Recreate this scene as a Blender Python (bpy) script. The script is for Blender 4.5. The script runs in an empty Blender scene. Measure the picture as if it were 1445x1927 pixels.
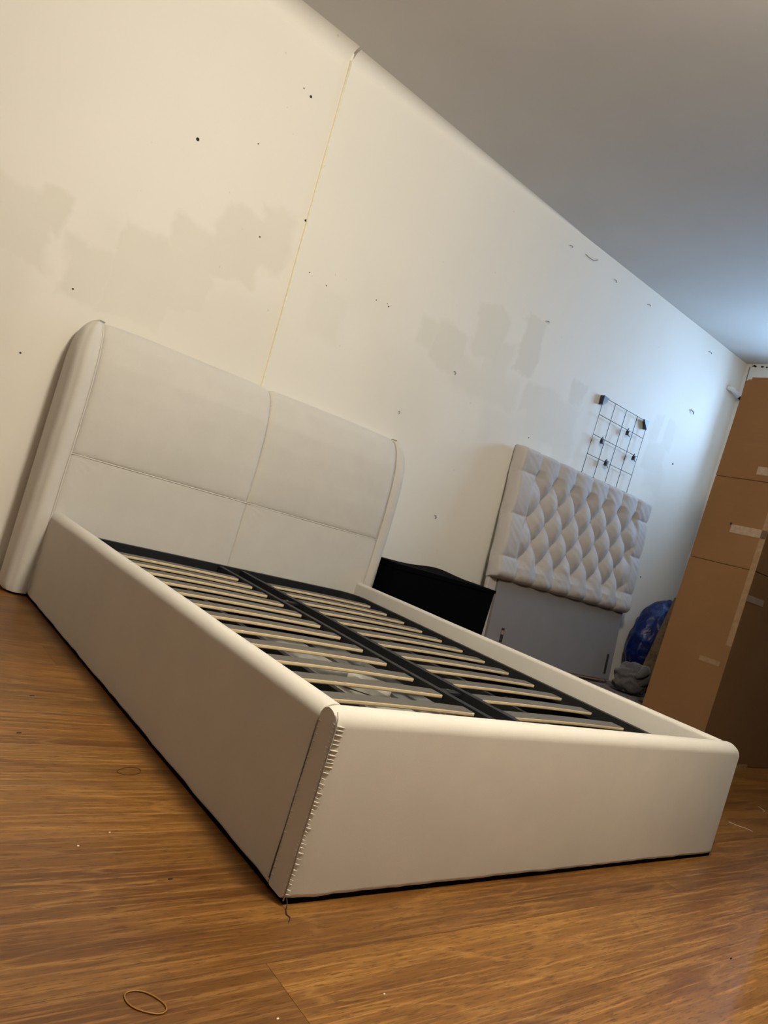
import bpy, bmesh, math, random
from mathutils import Vector, Matrix, noise
random.seed(7)
C = bpy.context.scene.collection
PI = math.pi

# ------------------------------------------------------------------ camera
cam_d = bpy.data.cameras.new('camera')
cam = bpy.data.objects.new('camera', cam_d); C.objects.link(cam)
RT = Vector((0.74492, -0.59877, 0.29423)); UP = Vector((-0.23713, 0.1746, 0.95566)); FW = Vector((0.62359, 0.78166, 0.01192))
m = Matrix((RT, UP, -FW)).transposed().to_4x4()
m.translation = Vector((-0.84654, -3.09741, 0.70986))
cam.matrix_world = m
cam_d.sensor_fit = 'VERTICAL'; cam_d.sensor_height = 36.0
cam_d.lens = 1382.7 / 1927 * 36.0
cam_d.clip_start = 0.05
bpy.context.scene.camera = cam

# ------------------------------------------------------------------ world, lights, exposure
vs = bpy.context.scene.view_settings
vs.view_transform = 'Standard'; vs.look = 'None'; vs.gamma = 1.0; vs.use_curve_mapping = False
vs.exposure = 0.0
world = bpy.data.worlds.new('world'); bpy.context.scene.world = world
world.use_nodes = True
bg = world.node_tree.nodes['Background']
bg.inputs[0].default_value = (0.30, 0.50, 1.0, 1); bg.inputs[1].default_value = 1.0

ROOM_X0, ROOM_X1, ROOM_Y0, CEIL = -3.6, 4.916, -6.6, 2.846
WIN_Y0, WIN_Y1, WIN_Z0, WIN_Z1 = -1.37, -0.42, 1.85, 2.62       # daylight window in the far end wall

def area(name, loc, rot, sx, sy, power, col):
    d = bpy.data.lights.new(name, 'AREA'); d.shape = 'RECTANGLE'; d.size = sx; d.size_y = sy
    d.energy = power; d.color = col
    o = bpy.data.objects.new(name, d); C.objects.link(o); o.location = loc; o.rotation_euler = rot
    return o
# sky light just outside the window, shining in (-x)
area('daylight', (ROOM_X1 + 0.32, (WIN_Y0 + WIN_Y1) / 2, (WIN_Z0 + WIN_Z1) / 2), (0, PI / 2, 0), 1.1, 1.0, 112, (0.40, 0.65, 1.0))
LAMP = (0.28, -2.62, 2.68)
ld = bpy.data.lights.new('lamp_light', 'POINT'); ld.energy = 232; ld.color = (1.0, 0.91, 0.74); ld.shadow_soft_size = 0.17
lo = bpy.data.objects.new('lamp_light', ld); C.objects.link(lo); lo.location = LAMP

# ------------------------------------------------------------------ helpers
def tag(o, label=None, cat=None, group=None, kind=None):
    if label: o['label'] = label
    if cat: o['category'] = cat
    if group: o['group'] = group
    if kind: o['kind'] = kind
    return o
def empty(name, loc, rz=0):
    o = bpy.data.objects.new(name, None); C.objects.link(o); o.location = loc; o.rotation_euler = (0, 0, rz)
    o.empty_display_size = 0.1
    return o
def obj(name, bm, mat, parent=None, smooth=False, world_space=True):
    """link a bmesh as one object; its vertices are in the parent's space"""
    me = bpy.data.meshes.new(name)
    bmesh.ops.recalc_face_normals(bm, faces=bm.faces)
    bm.to_mesh(me); bm.free()
    for mm in (mat if isinstance(mat, (list, tuple)) else [mat]): me.materials.append(mm)
    if smooth:
        for p in me.polygons: p.use_smooth = True
    o = bpy.data.objects.new(name, me); C.objects.link(o)
    if parent is not None: o.parent = parent
    return o
def auto(o, ang=40):
    """smooth shading with sharp edges past an angle"""
    me = o.data
    for p in me.polygons: p.use_smooth = True
    bm = bmesh.new(); bm.from_mesh(me)
    for e in bm.edges:
        if len(e.link_faces) == 2 and e.calc_face_angle(0) > math.radians(ang): e.smooth = False
    bm.to_mesh(me); bm.free()
    return o
def box(bm, x0, y0, z0, x1, y1, z1, mi=0):
    v = [bm.verts.new(p) for p in ((x0,y0,z0),(x1,y0,z0),(x1,y1,z0),(x0,y1,z0),(x0,y0,z1),(x1,y0,z1),(x1,y1,z1),(x0,y1,z1))]
    fs = []
    for f in ((0,3,2,1),(4,5,6,7),(0,1,5,4),(1,2,6,5),(2,3,7,6),(3,0,4,7)):
        q = bm.faces.new([v[i] for i in f]); q.material_index = mi; fs.append(q)
    return v
def bevbox(x0, y0, z0, x1, y1, z1, r, seg=2):
    bm = bmesh.new(); box(bm, x0, y0, z0, x1, y1, z1)
    bmesh.ops.bevel(bm, geom=list(bm.edges), offset=r, segments=seg, profile=0.5, affect='EDGES')
    return bm
def tube(bm, pts, r, seg=8, closed=False, mi=0, cap=True):
    pts = [Vector(p) for p in pts]; n = len(pts); rings = []
    ref = Vector((0, 0, 1))
    for i, p in enumerate(pts):
        a = pts[(i - 1) % n] if (closed or i > 0) else p
        b = pts[(i + 1) % n] if (closed or i < n - 1) else p
        t = (b - a).normalized()
        s = t.cross(ref)
        if s.length < 1e-3: s = t.cross(Vector((1, 0, 0)))
        s.normalize(); u = s.cross(t)
        rr = r[i] if isinstance(r, (list, tuple)) else r
        rings.append([bm.verts.new(p + (s * math.cos(k * 2 * PI / seg) + u * math.sin(k * 2 * PI / seg)) * rr) for k in range(seg)])
    for i in range(n if closed else n - 1):
        A, B = rings[i], rings[(i + 1) % n]
        for k in range(seg):
            f = bm.faces.new((A[k], A[(k + 1) % seg], B[(k + 1) % seg], B[k])); f.material_index = mi
    if cap and not closed:
        bm.faces.new(rings[0]).material_index = mi; bm.faces.new(rings[-1]).material_index = mi
def loft(loops, cap=True, bm=None):
    bm = bm or bmesh.new()
    R = [[bm.verts.new(p) for p in L] for L in loops]; n = len(R[0])
    for A, B in zip(R, R[1:]):
        for k in range(n): bm.faces.new((A[k], A[(k + 1) % n], B[(k + 1) % n], B[k]))
    if cap: bm.faces.new(R[0]); bm.faces.new(R[-1])
    return bm
def grid(nu, nv, f, bm=None):
    bm = bm or bmesh.new()
    V = [[bm.verts.new(f(i / nu, j / nv)) for j in range(nv + 1)] for i in range(nu + 1)]
    for i in range(nu):
        for j in range(nv): bm.faces.new((V[i][j], V[i + 1][j], V[i + 1][j + 1], V[i][j + 1]))
    return bm, V
def skirt(bm, V, off):
    """turn a height grid's border back by the vector off and close the back"""
    nu, nv = len(V) - 1, len(V[0]) - 1
    ring = [V[i][0] for i in range(nu + 1)] + [V[nu][j] for j in range(1, nv + 1)] + [V[i][nv] for i in range(nu - 1, -1, -1)] + [V[0][j] for j in range(nv - 1, 0, -1)]
    B = [bm.verts.new(off(v.co)) for v in ring]; n = len(ring)
    for k in range(n): bm.faces.new((ring[k], ring[(k + 1) % n], B[(k + 1) % n], B[k]))
    bm.faces.new(B)
    return bm
def rrect(a0, b0, a1, b1, rs, n=6):
    """rounded rectangle loop; rs = radii at (a0,b0),(a1,b0),(a1,b1),(a0,b1)"""
    out = []
    for (ca, cb, sa, sb, st), r in zip(((a0,b0,1,1,PI),(a1,b0,-1,1,1.5*PI),(a1,b1,-1,-1,0),(a0,b1,1,-1,.5*PI)), rs):
        for k in range(n + 1):
            t = st + k / n * PI / 2
            out.append((ca + sa * r + r * math.cos(t), cb + sb * r + r * math.sin(t)))
    return out
def copy_tree(o, parent=None):
    c = o.copy(); C.objects.link(c)
    if parent is not None: c.parent = parent
    for ch in list(o.children): copy_tree(ch, c)
    return c

# ------------------------------------------------------------------ materials
class NT:
    def __init__(s, name, rough=0.6, spec=0.5):
        s.m = bpy.data.materials.new(name); s.m.use_nodes = True
        s.t = s.m.node_tree; s.b = s.t.nodes['Principled BSDF']
        s.b.inputs['Roughness'].default_value = rough; s.b.inputs['Specular IOR Level'].default_value = spec
    def n(s, typ, **kw):
        nd = s.t.nodes.new(typ)
        for k, v in kw.items():
            if k in nd.bl_rna.properties: setattr(nd, k, v)
            else: nd.inputs[k.replace('_', ' ')].default_value = v
        return nd
    def l(s, a, b): s.t.links.new(a, b)
    def coords(s, kind='Object'):
        return s.n('ShaderNodeTexCoord').outputs[kind]
    def mapping(s, vec, scale=(1,1,1), loc=(0,0,0), rot=(0,0,0)):
        mp = s.n('ShaderNodeMapping'); mp.inputs['Scale'].default_value = scale; mp.inputs['Location'].default_value = loc; mp.inputs['Rotation'].default_value = rot
        s.l(vec, mp.inputs['Vector']); return mp.outputs[0]
    def noise(s, vec, scale, detail=3, rough=0.5, dist=0.0):
        nn = s.n('ShaderNodeTexNoise'); nn.inputs['Scale'].default_value = scale; nn.inputs['Detail'].default_value = detail
        nn.inputs['Roughness'].default_value = rough; nn.inputs['Distortion'].default_value = dist
        if vec is not None: s.l(vec, nn.inputs['Vector'])
        return nn.outputs['Fac'], nn.outputs['Color']
    def math(s, op, a, b=None, clamp=False):
        nd = s.n('ShaderNodeMath'); nd.operation = op; nd.use_clamp = clamp
        for i, v in enumerate((a, b)):
            if v is None: continue
            if isinstance(v, (int, float)): nd.inputs[i].default_value = v
            else: s.l(v, nd.inputs[i])
        return nd.outputs[0]
    def ramp(s, fac, stops):
        r = s.n('ShaderNodeValToRGB'); e = r.color_ramp.elements
        while len(e) < len(stops): e.new(0.5)
        for x, (p, c) in zip(e, stops): x.position = p; x.color = (*c, 1) if len(c) == 3 else c
        s.l(fac, r.inputs[0]); return r.outputs[0]
    def mix(s, fac, a, b, mode='MIX'):
        nd = s.n('ShaderNodeMix'); nd.data_type = 'RGBA'; nd.blend_type = mode
        for i, v in ((0, fac), (6, a), (7, b)):
            if isinstance(v, (int, float)): nd.inputs[i].default_value = v
            elif isinstance(v, tuple): nd.inputs[i].default_value = (*v, 1) if len(v) == 3 else v
            else: s.l(v, nd.inputs[i])
        return nd.outputs[2]
    def bump(s, h, strength=0.3, dist=0.002):
        b = s.n('ShaderNodeBump'); b.inputs['Strength'].default_value = strength; b.inputs['Distance'].default_value = dist
        s.l(h, b.inputs['Height']); s.l(b.outputs[0], s.b.inputs['Normal'])
    def color(s, c):
        if isinstance(c, tuple): s.b.inputs['Base Color'].default_value = (*c, 1)
        else: s.l(c, s.b.inputs['Base Color'])

def plain(name, col, rough=0.6, spec=0.5, metal=0.0, nscale=60, namp=0.06, bump=0.0):
    t = NT(name, rough, spec); t.b.inputs['Metallic'].default_value = metal
    f, _ = t.noise(t.coords(), nscale, 4, 0.6)
    lo_ = tuple(c * (1 - namp) for c in col); hi = tuple(min(1, c * (1 + namp)) for c in col)
    t.color(t.ramp(f, [(0.3, lo_), (0.7, hi)]))
    if bump: t.bump(f, bump, 0.001)
    return t.m

def fabric(name, col, sheen=0.25, rough=0.75):
    t = NT(name, rough, 0.25); co = t.coords()
    f, _ = t.noise(co, 520, 2, 0.7)
    g, _ = t.noise(co, 7, 3, 0.6)
    w, _ = t.noise(t.mapping(co, (260, 260, 900)), 1.0, 2, 0.6)
    c0 = tuple(c * 0.86 for c in col)
    base = t.mix(f, c0, col)
    t.color(t.mix(t.ramp(g, [(0.35, (0, 0, 0)), (0.7, (1, 1, 1))]), t.mix(1.0, base, (0.955, 0.95, 0.955), 'MULTIPLY'), base))
    t.b.inputs['Sheen Weight'].default_value = sheen; t.b.inputs['Sheen Roughness'].default_value = 0.35
    t.bump(t.math('ADD', t.math('MULTIPLY', f, 0.6), t.math('MULTIPLY', w, 0.6)), 0.22, 0.0008)
    return t.m
M = {}
M['fabric'] = fabric('cream_velvet', (0.70, 0.67, 0.615))
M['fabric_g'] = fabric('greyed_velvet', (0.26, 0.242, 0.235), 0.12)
M['fabric_t'] = fabric('tufted_velvet', (0.58, 0.545, 0.525), 0.2)
M['seam'] = plain('seam_thread', (0.42, 0.38, 0.33), 0.8)
M['black_cloth'] = plain('black_lining', (0.003, 0.003, 0.0035), 0.95, 0.05)
M['steel'] = plain('dark_grey_steel', (0.012, 0.013, 0.015), 0.5, 0.3, 0.0, 200, 0.15)
M['birch'] = plain('birch_edge', (0.72, 0.57, 0.35), 0.5, 0.4, 0, 40, 0.08)
M['base_fab'] = plain('grey_nonwoven_cloth', (0.20, 0.21, 0.205), 0.9, 0.2, 0, 30, 0.35, 0.3)
M['base_pale'] = plain('pale_grey_cloth', (0.42, 0.41, 0.37), 0.9, 0.2, 0, 12, 0.3, 0.3)
M['black_box'] = plain('black_fabric', (0.0016, 0.0016, 0.002), 0.9, 0.04)
M['wire'] = plain('black_wire', (0.012, 0.012, 0.014), 0.4)
M['bracket'] = plain('black_plastic', (0.02, 0.022, 0.027), 0.35)
M['hole'] = plain('dark_hole', (0.012, 0.010, 0.009), 0.9)
M['nail'] = plain('dark_metal_nail', (0.06, 0.055, 0.05), 0.5)
M['tape'] = plain('brown_packing_tape', (0.205, 0.118, 0.056), 0.28, 0.6, 0, 50, 0.2, 0.2)
M['tape_pale'] = plain('clear_packing_tape', (0.25, 0.175, 0.12), 0.3, 0.6, 0, 50, 0.2)
M['white_pipe'] = plain('white_pipe', (0.72, 0.72, 0.70), 0.4)
M['band'] = plain('amber_rubber', (0.26, 0.125, 0.018), 0.4)
M['thread'] = plain('black_thread', (0.02, 0.015, 0.012), 0.8)
M['crumb'] = plain('pale_crumb', (0.75, 0.66, 0.5), 0.8)
M['batten'] = plain('cream_joint_paint', (0.86, 0.80, 0.62), 0.5, 0.4)
M['yellow'] = plain('yellow_cloth', (0.55, 0.45, 0.08), 0.8)
M['slot'] = plain('dark_slot', (0.02, 0.015, 0.012), 0.9)
M['wood_raw'] = plain('raw_timber', (0.42, 0.24, 0.17), 0.7, 0.3, 0, 30, 0.2)
M['frame_white'] = plain('white_gloss_paint', (0.75, 0.75, 0.73), 0.35)
M['brass'] = plain('worn_metal', (0.30, 0.29, 0.27), 0.35, 0.5, 0.9)

# slat top: dark grey film with fine cross ribs
t = NT('ribbed_grey_film', 0.45, 0.5); co = t.coords()
wv = t.n('ShaderNodeTexWave'); wv.wave_type = 'BANDS'; wv.bands_direction = 'X'; wv.inputs['Scale'].default_value = 78.0 ; wv.inputs['Distortion'].default_value = 0.0
t.l(co, wv.inputs['Vector'])
t.color(t.ramp(wv.outputs['Fac'], [(0.30, (0.018, 0.016, 0.015)), (0.70, (0.17, 0.155, 0.135))]))
t.bump(wv.outputs['Fac'], 0.3, 0.001)
M['slat_top'] = t.m

# cardboard
t = NT('corrugated_cardboard', 0.75, 0.25); co = t.coords()
f, _ = t.noise(co, 3.0, 4, 0.6); g, _ = t.noise(t.mapping(co, (3, 3, 260)), 1.0, 2, 0.5)
c = t.mix(t.ramp(f, [(0.3, (0, 0, 0)), (0.7, (1, 1, 1))]), (0.160, 0.080, 0.030), (0.190, 0.098, 0.040))
t.color(t.mix(t.math('MULTIPLY', g, 0.35), c, (0.13, 0.064, 0.024)))
t.bump(g, 0.25, 0.001)
M['card'] = t.m
t = NT('pale_worn_cardboard', 0.8, 0.2); co = t.coords()
f, _ = t.noise(co, 9.0, 5, 0.7)
t.color(t.ramp(f, [(0.35, (0.07, 0.045, 0.025)), (0.5, (0.22, 0.15, 0.08)), (0.8, (0.26, 0.18, 0.10))]))
M['card_pale'] = t.m

# blue bag film
t = NT('blue_polythene', 0.36, 0.45); co = t.coords()
f, _ = t.noise(co, 9.0, 5, 0.65, 0.6)
t.color(t.ramp(f, [(0.3, (0.0006, 0.003, 0.03)), (0.55, (0.0012, 0.010, 0.10)), (0.8, (0.004, 0.055, 0.24))]))
t.bump(f, 0.8, 0.02)
M['blue'] = t.m
def knit(name, a, b, sc=60):
    t = NT(name, 0.95, 0.1); co = t.coords()
    f, _ = t.noise(co, sc, 4, 0.7); g, _ = t.noise(co, 9, 3, 0.6)
    t.color(t.mix(g, t.mix(f, a, b), b)); t.b.inputs['Sheen Weight'].default_value = 0.3
    t.bump(f, 0.6, 0.004); return t.m
M['blanket'] = knit('grey_blanket', (0.060, 0.055, 0.055), (0.125, 0.115, 0.115))
M['rug'] = knit('brown_rug', (0.055, 0.034, 0.034), (0.12, 0.080, 0.076), 30)

# wall paint with rolled touch-up patches (stains with shapes of their own)
WALL_YAW = math.atan(-0.0234)
def wall_mat(name, base, patch, patches, grime=()):
    t = NT(name, 0.55, 0.3); co = t.coords()
    sep = t.n('ShaderNodeSeparateXYZ'); t.l(co, sep.inputs[0])
    nf, nc = t.noise(t.mapping(co, (1, 1, 1)), 3.2, 4, 0.62)
    n2, nc2 = t.noise(t.mapping(co, (1, 1, 1), (5, 3, 9)), 3.2, 4, 0.62)
    X = t.math('ADD', sep.outputs[0], t.math('MULTIPLY', t.math('SUBTRACT', nf, 0.5), 0.24))
    Z = t.math('ADD', sep.outputs[2], t.math('MULTIPLY', t.math('SUBTRACT', n2, 0.5), 0.24))
    tot = None
    for (px, pz, hx, hz, soft, amp) in patches:
        dx = t.math('SUBTRACT', t.math('ABSOLUTE', t.math('SUBTRACT', X, px)), hx)
        dz = t.math('SUBTRACT', t.math('ABSOLUTE', t.math('SUBTRACT', Z, pz)), hz)
        d = t.math('MAXIMUM', dx, dz)
        soft = soft * 1.6 + .004
        v = t.math('MULTIPLY', t.math('SUBTRACT', 1.0, t.math('DIVIDE', t.math('ADD', d, soft), 2 * soft), clamp=True), amp)
        v = t.math('MAXIMUM', v, 0.0)
        tot = v if tot is None else t.math('MAXIMUM', tot, v)
    big, _ = t.noise(co, 1.1, 3, 0.5)
    col = t.mix(t.ramp(big, [(0.35, (0, 0, 0)), (0.65, (1, 1, 1))]), base, tuple(c * 0.965 for c in base))
    mod, _ = t.noise(co, 5.0, 2, 0.5)
    if tot is not None:
        col = t.mix(t.math('MULTIPLY', tot, t.math('ADD', 0.75, t.math('MULTIPLY', mod, 0.5)), clamp=True), col, patch)
    # faint scuffs and specks
    sp, _ = t.noise(t.mapping(co, (1, 1, 1)), 34, 2, 0.4)
    col = t.mix(t.math('MULTIPLY', t.ramp(sp, [(0.755, (0, 0, 0)), (0.80, (1, 1, 1))]), 0.35), col, (0.35, 0.28, 0.22))
    t.color(col)
    fine, _ = t.noise(co, 240, 2, 0.6)
    und, _ = t.noise(co, 12, 3, 0.5)
    t.bump(t.math('ADD', t.math('MULTIPLY', fine, 0.5), und), 0.12, 0.002)
    return t.m
P = [ # x, z, half width, half height, softness, amount
 (-0.42, 1.40, 0.16, 0.15, .008, .8), (-0.28, 1.50, 0.06, 0.09, .006, .9), (-0.60, 1.20, 0.3, 0.25, .03, .6), (-0.10, 1.33, 0.10, 0.12, .008, .8), (0.12, 1.40, 0.14, 0.20, .008, .85),
 (0.30, 1.55, 0.13, 0.20, .008, .8), (0.50, 1.75, 0.12, 0.17, .008, .9), (0.64, 1.84, 0.09, 0.15, .01, .9), (0.35, 1.25, 0.42, 0.30, .06, .55),
 (1.02, 1.62, 0.10, 0.13, .012, .30), (1.70, 1.79, 0.07, 0.08, .008, .7), (1.86, 1.78, 0.10, 0.11, .008, .85), (2.12, 1.98, 0.14, 0.14, .006, .75), (2.24, 1.86, 0.12, 0.12, .008, .6),
 (2.47, 2.02, 0.09, 0.17, .005, .95), (2.20, 1.70, 0.30, 0.10, .02, .6), (2.62, 1.73, 0.06, 0.09, .008, .8), (2.80, 1.66, 0.16, 0.16, .01, .7), (3.02, 1.92, 0.06, 0.08, .005, .95), (3.03, 1.62, 0.09, 0.22, .01, .7),
 (1.62, 1.45, 0.25, 0.20, .06, .4), (2.55, 1.48, 0.30, 0.12, .03, .55), (3.96, 1.98, 0.06, 0.10, .006, .9), (4.16, 1.97, 0.06, 0.12, .006, .9), (4.06, 1.77, 0.13, 0.10, .008, .9), (4.12, 1.62, 0.10, 0.09, .02, .6),
 (1.25, 1.85, 0.12, 0.10, .05, .3)]
M['wall'] = wall_mat('cream_wall_paint', (0.86, 0.825, 0.755), (0.775, 0.74, 0.66), P)
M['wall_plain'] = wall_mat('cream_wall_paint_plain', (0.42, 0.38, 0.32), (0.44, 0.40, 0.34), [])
M['wall_end'] = wall_mat('white_end_wall_paint', (0.72, 0.70, 0.66), (0.64, 0.60, 0.51), [])
t = NT('ceiling_paint', 0.7, 0.2); co = t.coords(); f, _ = t.noise(co, 2.0, 3, 0.5)
t.color(t.ramp(f, [(0.3, (0.60, 0.575, 0.54)), (0.7, (0.63, 0.605, 0.57))]))
M['ceiling'] = t.m

# floor planks: spotted timber, each plank its own figure
t = NT('timber_plank', 0.34, 0.45); co = t.coords()
oi = t.n('ShaderNodeObjectInfo')
cmb = t.n('ShaderNodeCombineXYZ'); t.l(t.math('MULTIPLY', oi.outputs['Random'], 37.0), cmb.inputs[0]); t.l(t.math('MULTIPLY', oi.outputs['Random'], 91.0), cmb.inputs[1])
va = t.n('ShaderNodeVectorMath'); va.operation = 'ADD'; t.l(co, va.inputs[0]); t.l(cmb.outputs[0], va.inputs[1])
v0 = va.outputs[0]
w1, _ = t.noise(t.mapping(v0, (0.8, 6.5, 1)), 1.0, 3, 0.45)                 # broad figure
rings = t.math('FRACT', t.math('MULTIPLY', w1, 9.0))
rings = t.math('ABSOLUTE', t.math('SUBTRACT', rings, 0.5))
g1, _ = t.noise(t.mapping(v0, (3.0, 120, 1)), 1.0, 5, 0.7)                # long grain
g2, _ = t.noise(t.mapping(v0, (26, 300, 1)), 1.0, 3, 0.65)                 # pores
g3, _ = t.noise(t.mapping(v0, (1.3, 16, 1)), 1.0, 3, 0.55)                # bands
cc = t.mix(t.ramp(g3, [(0.30, (0, 0, 0)), (0.72, (1, 1, 1))]), (0.085, 0.031, 0.0055), (0.205, 0.094, 0.019))
cc = t.mix(t.math('MULTIPLY', t.ramp(g1, [(0.50, (0, 0, 0)), (0.62, (1, 1, 1))]), 0.60), cc, (0.33, 0.175, 0.048))
cc = t.mix(t.math('MULTIPLY', t.ramp(rings, [(0.0, (1, 1, 1)), (0.10, (0, 0, 0))]), 0.40), cc, (0.31, 0.165, 0.045))
cc = t.mix(t.math('MULTIPLY', t.ramp(g2, [(0.54, (0, 0, 0)), (0.62, (1, 1, 1))]), 0.65), cc, (0.055, 0.019, 0.004))
tone = t.ramp(oi.outputs['Random'], [(0.0, (0.74, 0.66, 0.62)), (0.35, (0.98, 0.95, 0.90)), (0.7, (1.20, 1.20, 1.12)), (1.0, (1.0, 0.84, 0.76))])
t.color(t.mix(1.0, cc, tone, 'MULTIPLY'))
t.bump(t.math('ADD', g1, t.math('MULTIPLY', g2, 0.5)), 0.10, 0.0006)
t.l(t.math('ADD', 0.30, t.math('MULTIPLY', g1, 0.14)), t.b.inputs['Roughness'])
M['plank'] = t.m
M['subfloor'] = plain('dark_underlay', (0.05, 0.03, 0.015), 0.9)

# lamp glass, window pane
t = NT('opal_glass_lit', 0.4); t.color((0.9, 0.85, 0.75)); t.b.inputs['Emission Color'].default_value = (1, 0.82, 0.6, 1); t.b.inputs['Emission Strength'].default_value = 6.0
M['opal'] = t.m
mt = bpy.data.materials.new('window_glass'); mt.use_nodes = True; nt = mt.node_tree
for n_ in list(nt.nodes):
    if n_.type != 'OUTPUT_MATERIAL': nt.nodes.remove(n_)
tr = nt.nodes.new('ShaderNodeBsdfTransparent'); gl = nt.nodes.new('ShaderNodeBsdfGlossy'); gl.inputs['Roughness'].default_value = 0.02
mx = nt.nodes.new('ShaderNodeMixShader'); mx.inputs[0].default_value = 0.06
nt.links.new(tr.outputs[0], mx.inputs[1]); nt.links.new(gl.outputs[0], mx.inputs[2]); nt.links.new(mx.outputs[0], nt.nodes['Material Output'].inputs[0])
M['glass'] = mt

# ------------------------------------------------------------------ setting
bm = bmesh.new(); box(bm, ROOM_X0, ROOM_Y0, -0.06, ROOM_X1, 0.36, -0.014)
floor = tag(obj('floor', bm, M['subfloor']), kind='structure')
# planks run along x; a few lengths cut to measure, the joints staggered
PW = 0.197
plank_mesh = {}
def plank(x0, x1, yrow):
    key = round(x1 - x0, 3)
    if key not in plank_mesh:
        b = bevbox(0, 0, -0.014, x1 - x0 - 0.0006, PW - 0.0003, 0, 0.00015, 1)
        me = bpy.data.meshes.new('plank'); b.to_mesh(me); b.free(); me.materials.append(M['plank']); plank_mesh[key] = me
    o = bpy.data.objects.new('plank', plank_mesh[key]); C.objects.link(o); o.parent = floor; o.location = (x0, yrow, 0)
row0 = -2.218 - PW
r = int((ROOM_Y0 - row0) / PW) - 1
while row0 + r * PW < 0.30:
    y = row0 + r * PW
    first = -0.105 if r == 0 else random.choice((-1.2, -0.6, 0.5, 0.75, 1.15, -0.95)) if abs(r) < 4 else random.uniform(-1.8, 0.3)
    xs = [first]
    while xs[0] > ROOM_X0: xs.insert(0, xs[0] - 2.4)
    while xs[-1] < ROOM_X1: xs.append(xs[-1] + 2.4)
    for a, b_ in zip(xs, xs[1:]):
        a2, b2 = max(a, ROOM_X0), min(b_, ROOM_X1)
        if b2 - a2 > 0.05: plank(a2, b2, y)
    r += 1

# back wall, in its own slightly turned frame: x along the wall, y = 0 the painted face
wall = empty('wall_root', (0, 0, 0)); bpy.data.objects.remove(wall)
bm = bmesh.new(); box(bm, -3.8, 0.0, -0.02, 5.1, 0.12, CEIL + 0.02)
wall = tag(obj('wall_back', bm, M['wall']), kind='structure'); wall.location = (0, 0.2, 0); wall.rotation_euler = (0, 0, WALL_YAW)
wallM = Matrix.Translation((0, 0.2, 0)) @ Matrix.Rotation(WALL_YAW, 4, 'Z')
bm = bmesh.new(); box(bm, ROOM_X0 - .12, ROOM_Y0 - .12, -0.06, ROOM_X0, 0.5, CEIL + .02)
tag(obj('wall_left', bm, M['wall_plain']), kind='structure')
bm = bmesh.new(); box(bm, ROOM_X0 - .12, ROOM_Y0 - .12, -0.06, ROOM_X1 + .12, ROOM_Y0, CEIL + .02)
tag(obj('wall_front', bm, M['wall_plain']), kind='structure')
bm = bmesh.new()
box(bm, ROOM_X1, ROOM_Y0 - .12, -0.06, ROOM_X1 + .12, WIN_Y0, CEIL + .02); box(bm, ROOM_X1, WIN_Y1, -0.06, ROOM_X1 + .12, 0.22, CEIL + .02)
box(bm, ROOM_X1, WIN_Y0, -0.06, ROOM_X1 + .12, WIN_Y1, WIN_Z0); box(bm, ROOM_X1, WIN_Y0, WIN_Z1, ROOM_X1 + .12, WIN_Y1, CEIL + .02)
wr = tag(obj('wall_right', bm, M['wall_end']), kind='structure')
bm = bmesh.new(); box(bm, 1.42, ROOM_Y0 - .05, -.06, 1.54, -2.36, CEIL + .02)      # unseen stub wall, added to shade the carton side and far floor
tag(obj('wall_shade_stub', bm, M['wall_plain']), kind='structure')
bm = bmesh.new(); box(bm, ROOM_X0 - .12, ROOM_Y0 - .12, CEIL, ROOM_X1 + .12, 0.5, CEIL + .08)
tag(obj('ceiling', bm, M['ceiling']), kind='structure')
# window in the end wall
win = tag(empty('window_1', (ROOM_X1 + .03, 0, 0)), kind='structure')
bm = bmesh.new()
for (a, b_, c_, d_) in ((WIN_Y0, WIN_Z0, WIN_Y1, WIN_Z0 + .05), (WIN_Y0, WIN_Z1 - .05, WIN_Y1, WIN_Z1), (WIN_Y0, WIN_Z0 + .05, WIN_Y0 + .05, WIN_Z1 - .05), (WIN_Y1 - .05, WIN_Z0 + .05, WIN_Y1, WIN_Z1 - .05), ((WIN_Y0 + WIN_Y1) / 2 - .025, WIN_Z0 + .05, (WIN_Y0 + WIN_Y1) / 2 + .025, WIN_Z1 - .05)):
    box(bm, 0, a, b_, .05, c_, d_)
obj('window_frame', bm, M['frame_white'], win)
for a, b_ in ((WIN_Y0 + .05, (WIN_Y0 + WIN_Y1) / 2 - .025), ((WIN_Y0 + WIN_Y1) / 2 + .025, WIN_Y1 - .05)):
    bm = bmesh.new(); box(bm, .02, a, WIN_Z0 + .05, .026, b_, WIN_Z1 - .05); obj('pane', bm, M['glass'], win)

# cove where wall meets ceiling: wide over the left sheet, fading out along the right sheet
def cove(x0, x1, r0, r1, n):
    loops = []
    for i in range(n + 1):
        x = x0 + (x1 - x0) * i / n; r_ = r0 + (r1 - r0) * i / n
        L = [(x, 0.004, CEIL + .004), ]
        for k in range(9):
            a = k / 8 * PI / 2
            L.append((x, -r_ + r_ * math.cos(a) , CEIL - r_ + r_ * math.sin(a)))
        loops.append([(p[0], p[1], p[2]) for p in [(x, .004, CEIL + .004), (x, .004, CEIL - r_)] + L[1:] + [(x, -r_, CEIL + .004)]])
    return loft(loops)
auto(tag(obj('trim_1', cove(-3.5, 0.735, 0.085, 0.075, 6), M['wall'], wall), kind='structure'), 60)
auto(tag(obj('trim_2', cove(0.752, 2.6, 0.062, 0.006, 8), M['wall'], wall), kind='structure'), 60)
# joint strip between the two wall sheets, not quite plumb
bm = bmesh.new()
def jx(z): return 0.748 + (2.80 - z) * 0.0350
pts = [(jx(z), -0.001, z) for z in [2.806, 2.5, 2.1, 1.7, 1.17, 0.8, 0.4, 0.0]]
tube(bm, pts, 0.0065, 10)
obj('joint_strip', bm, M['batten'], wall, True)

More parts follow.
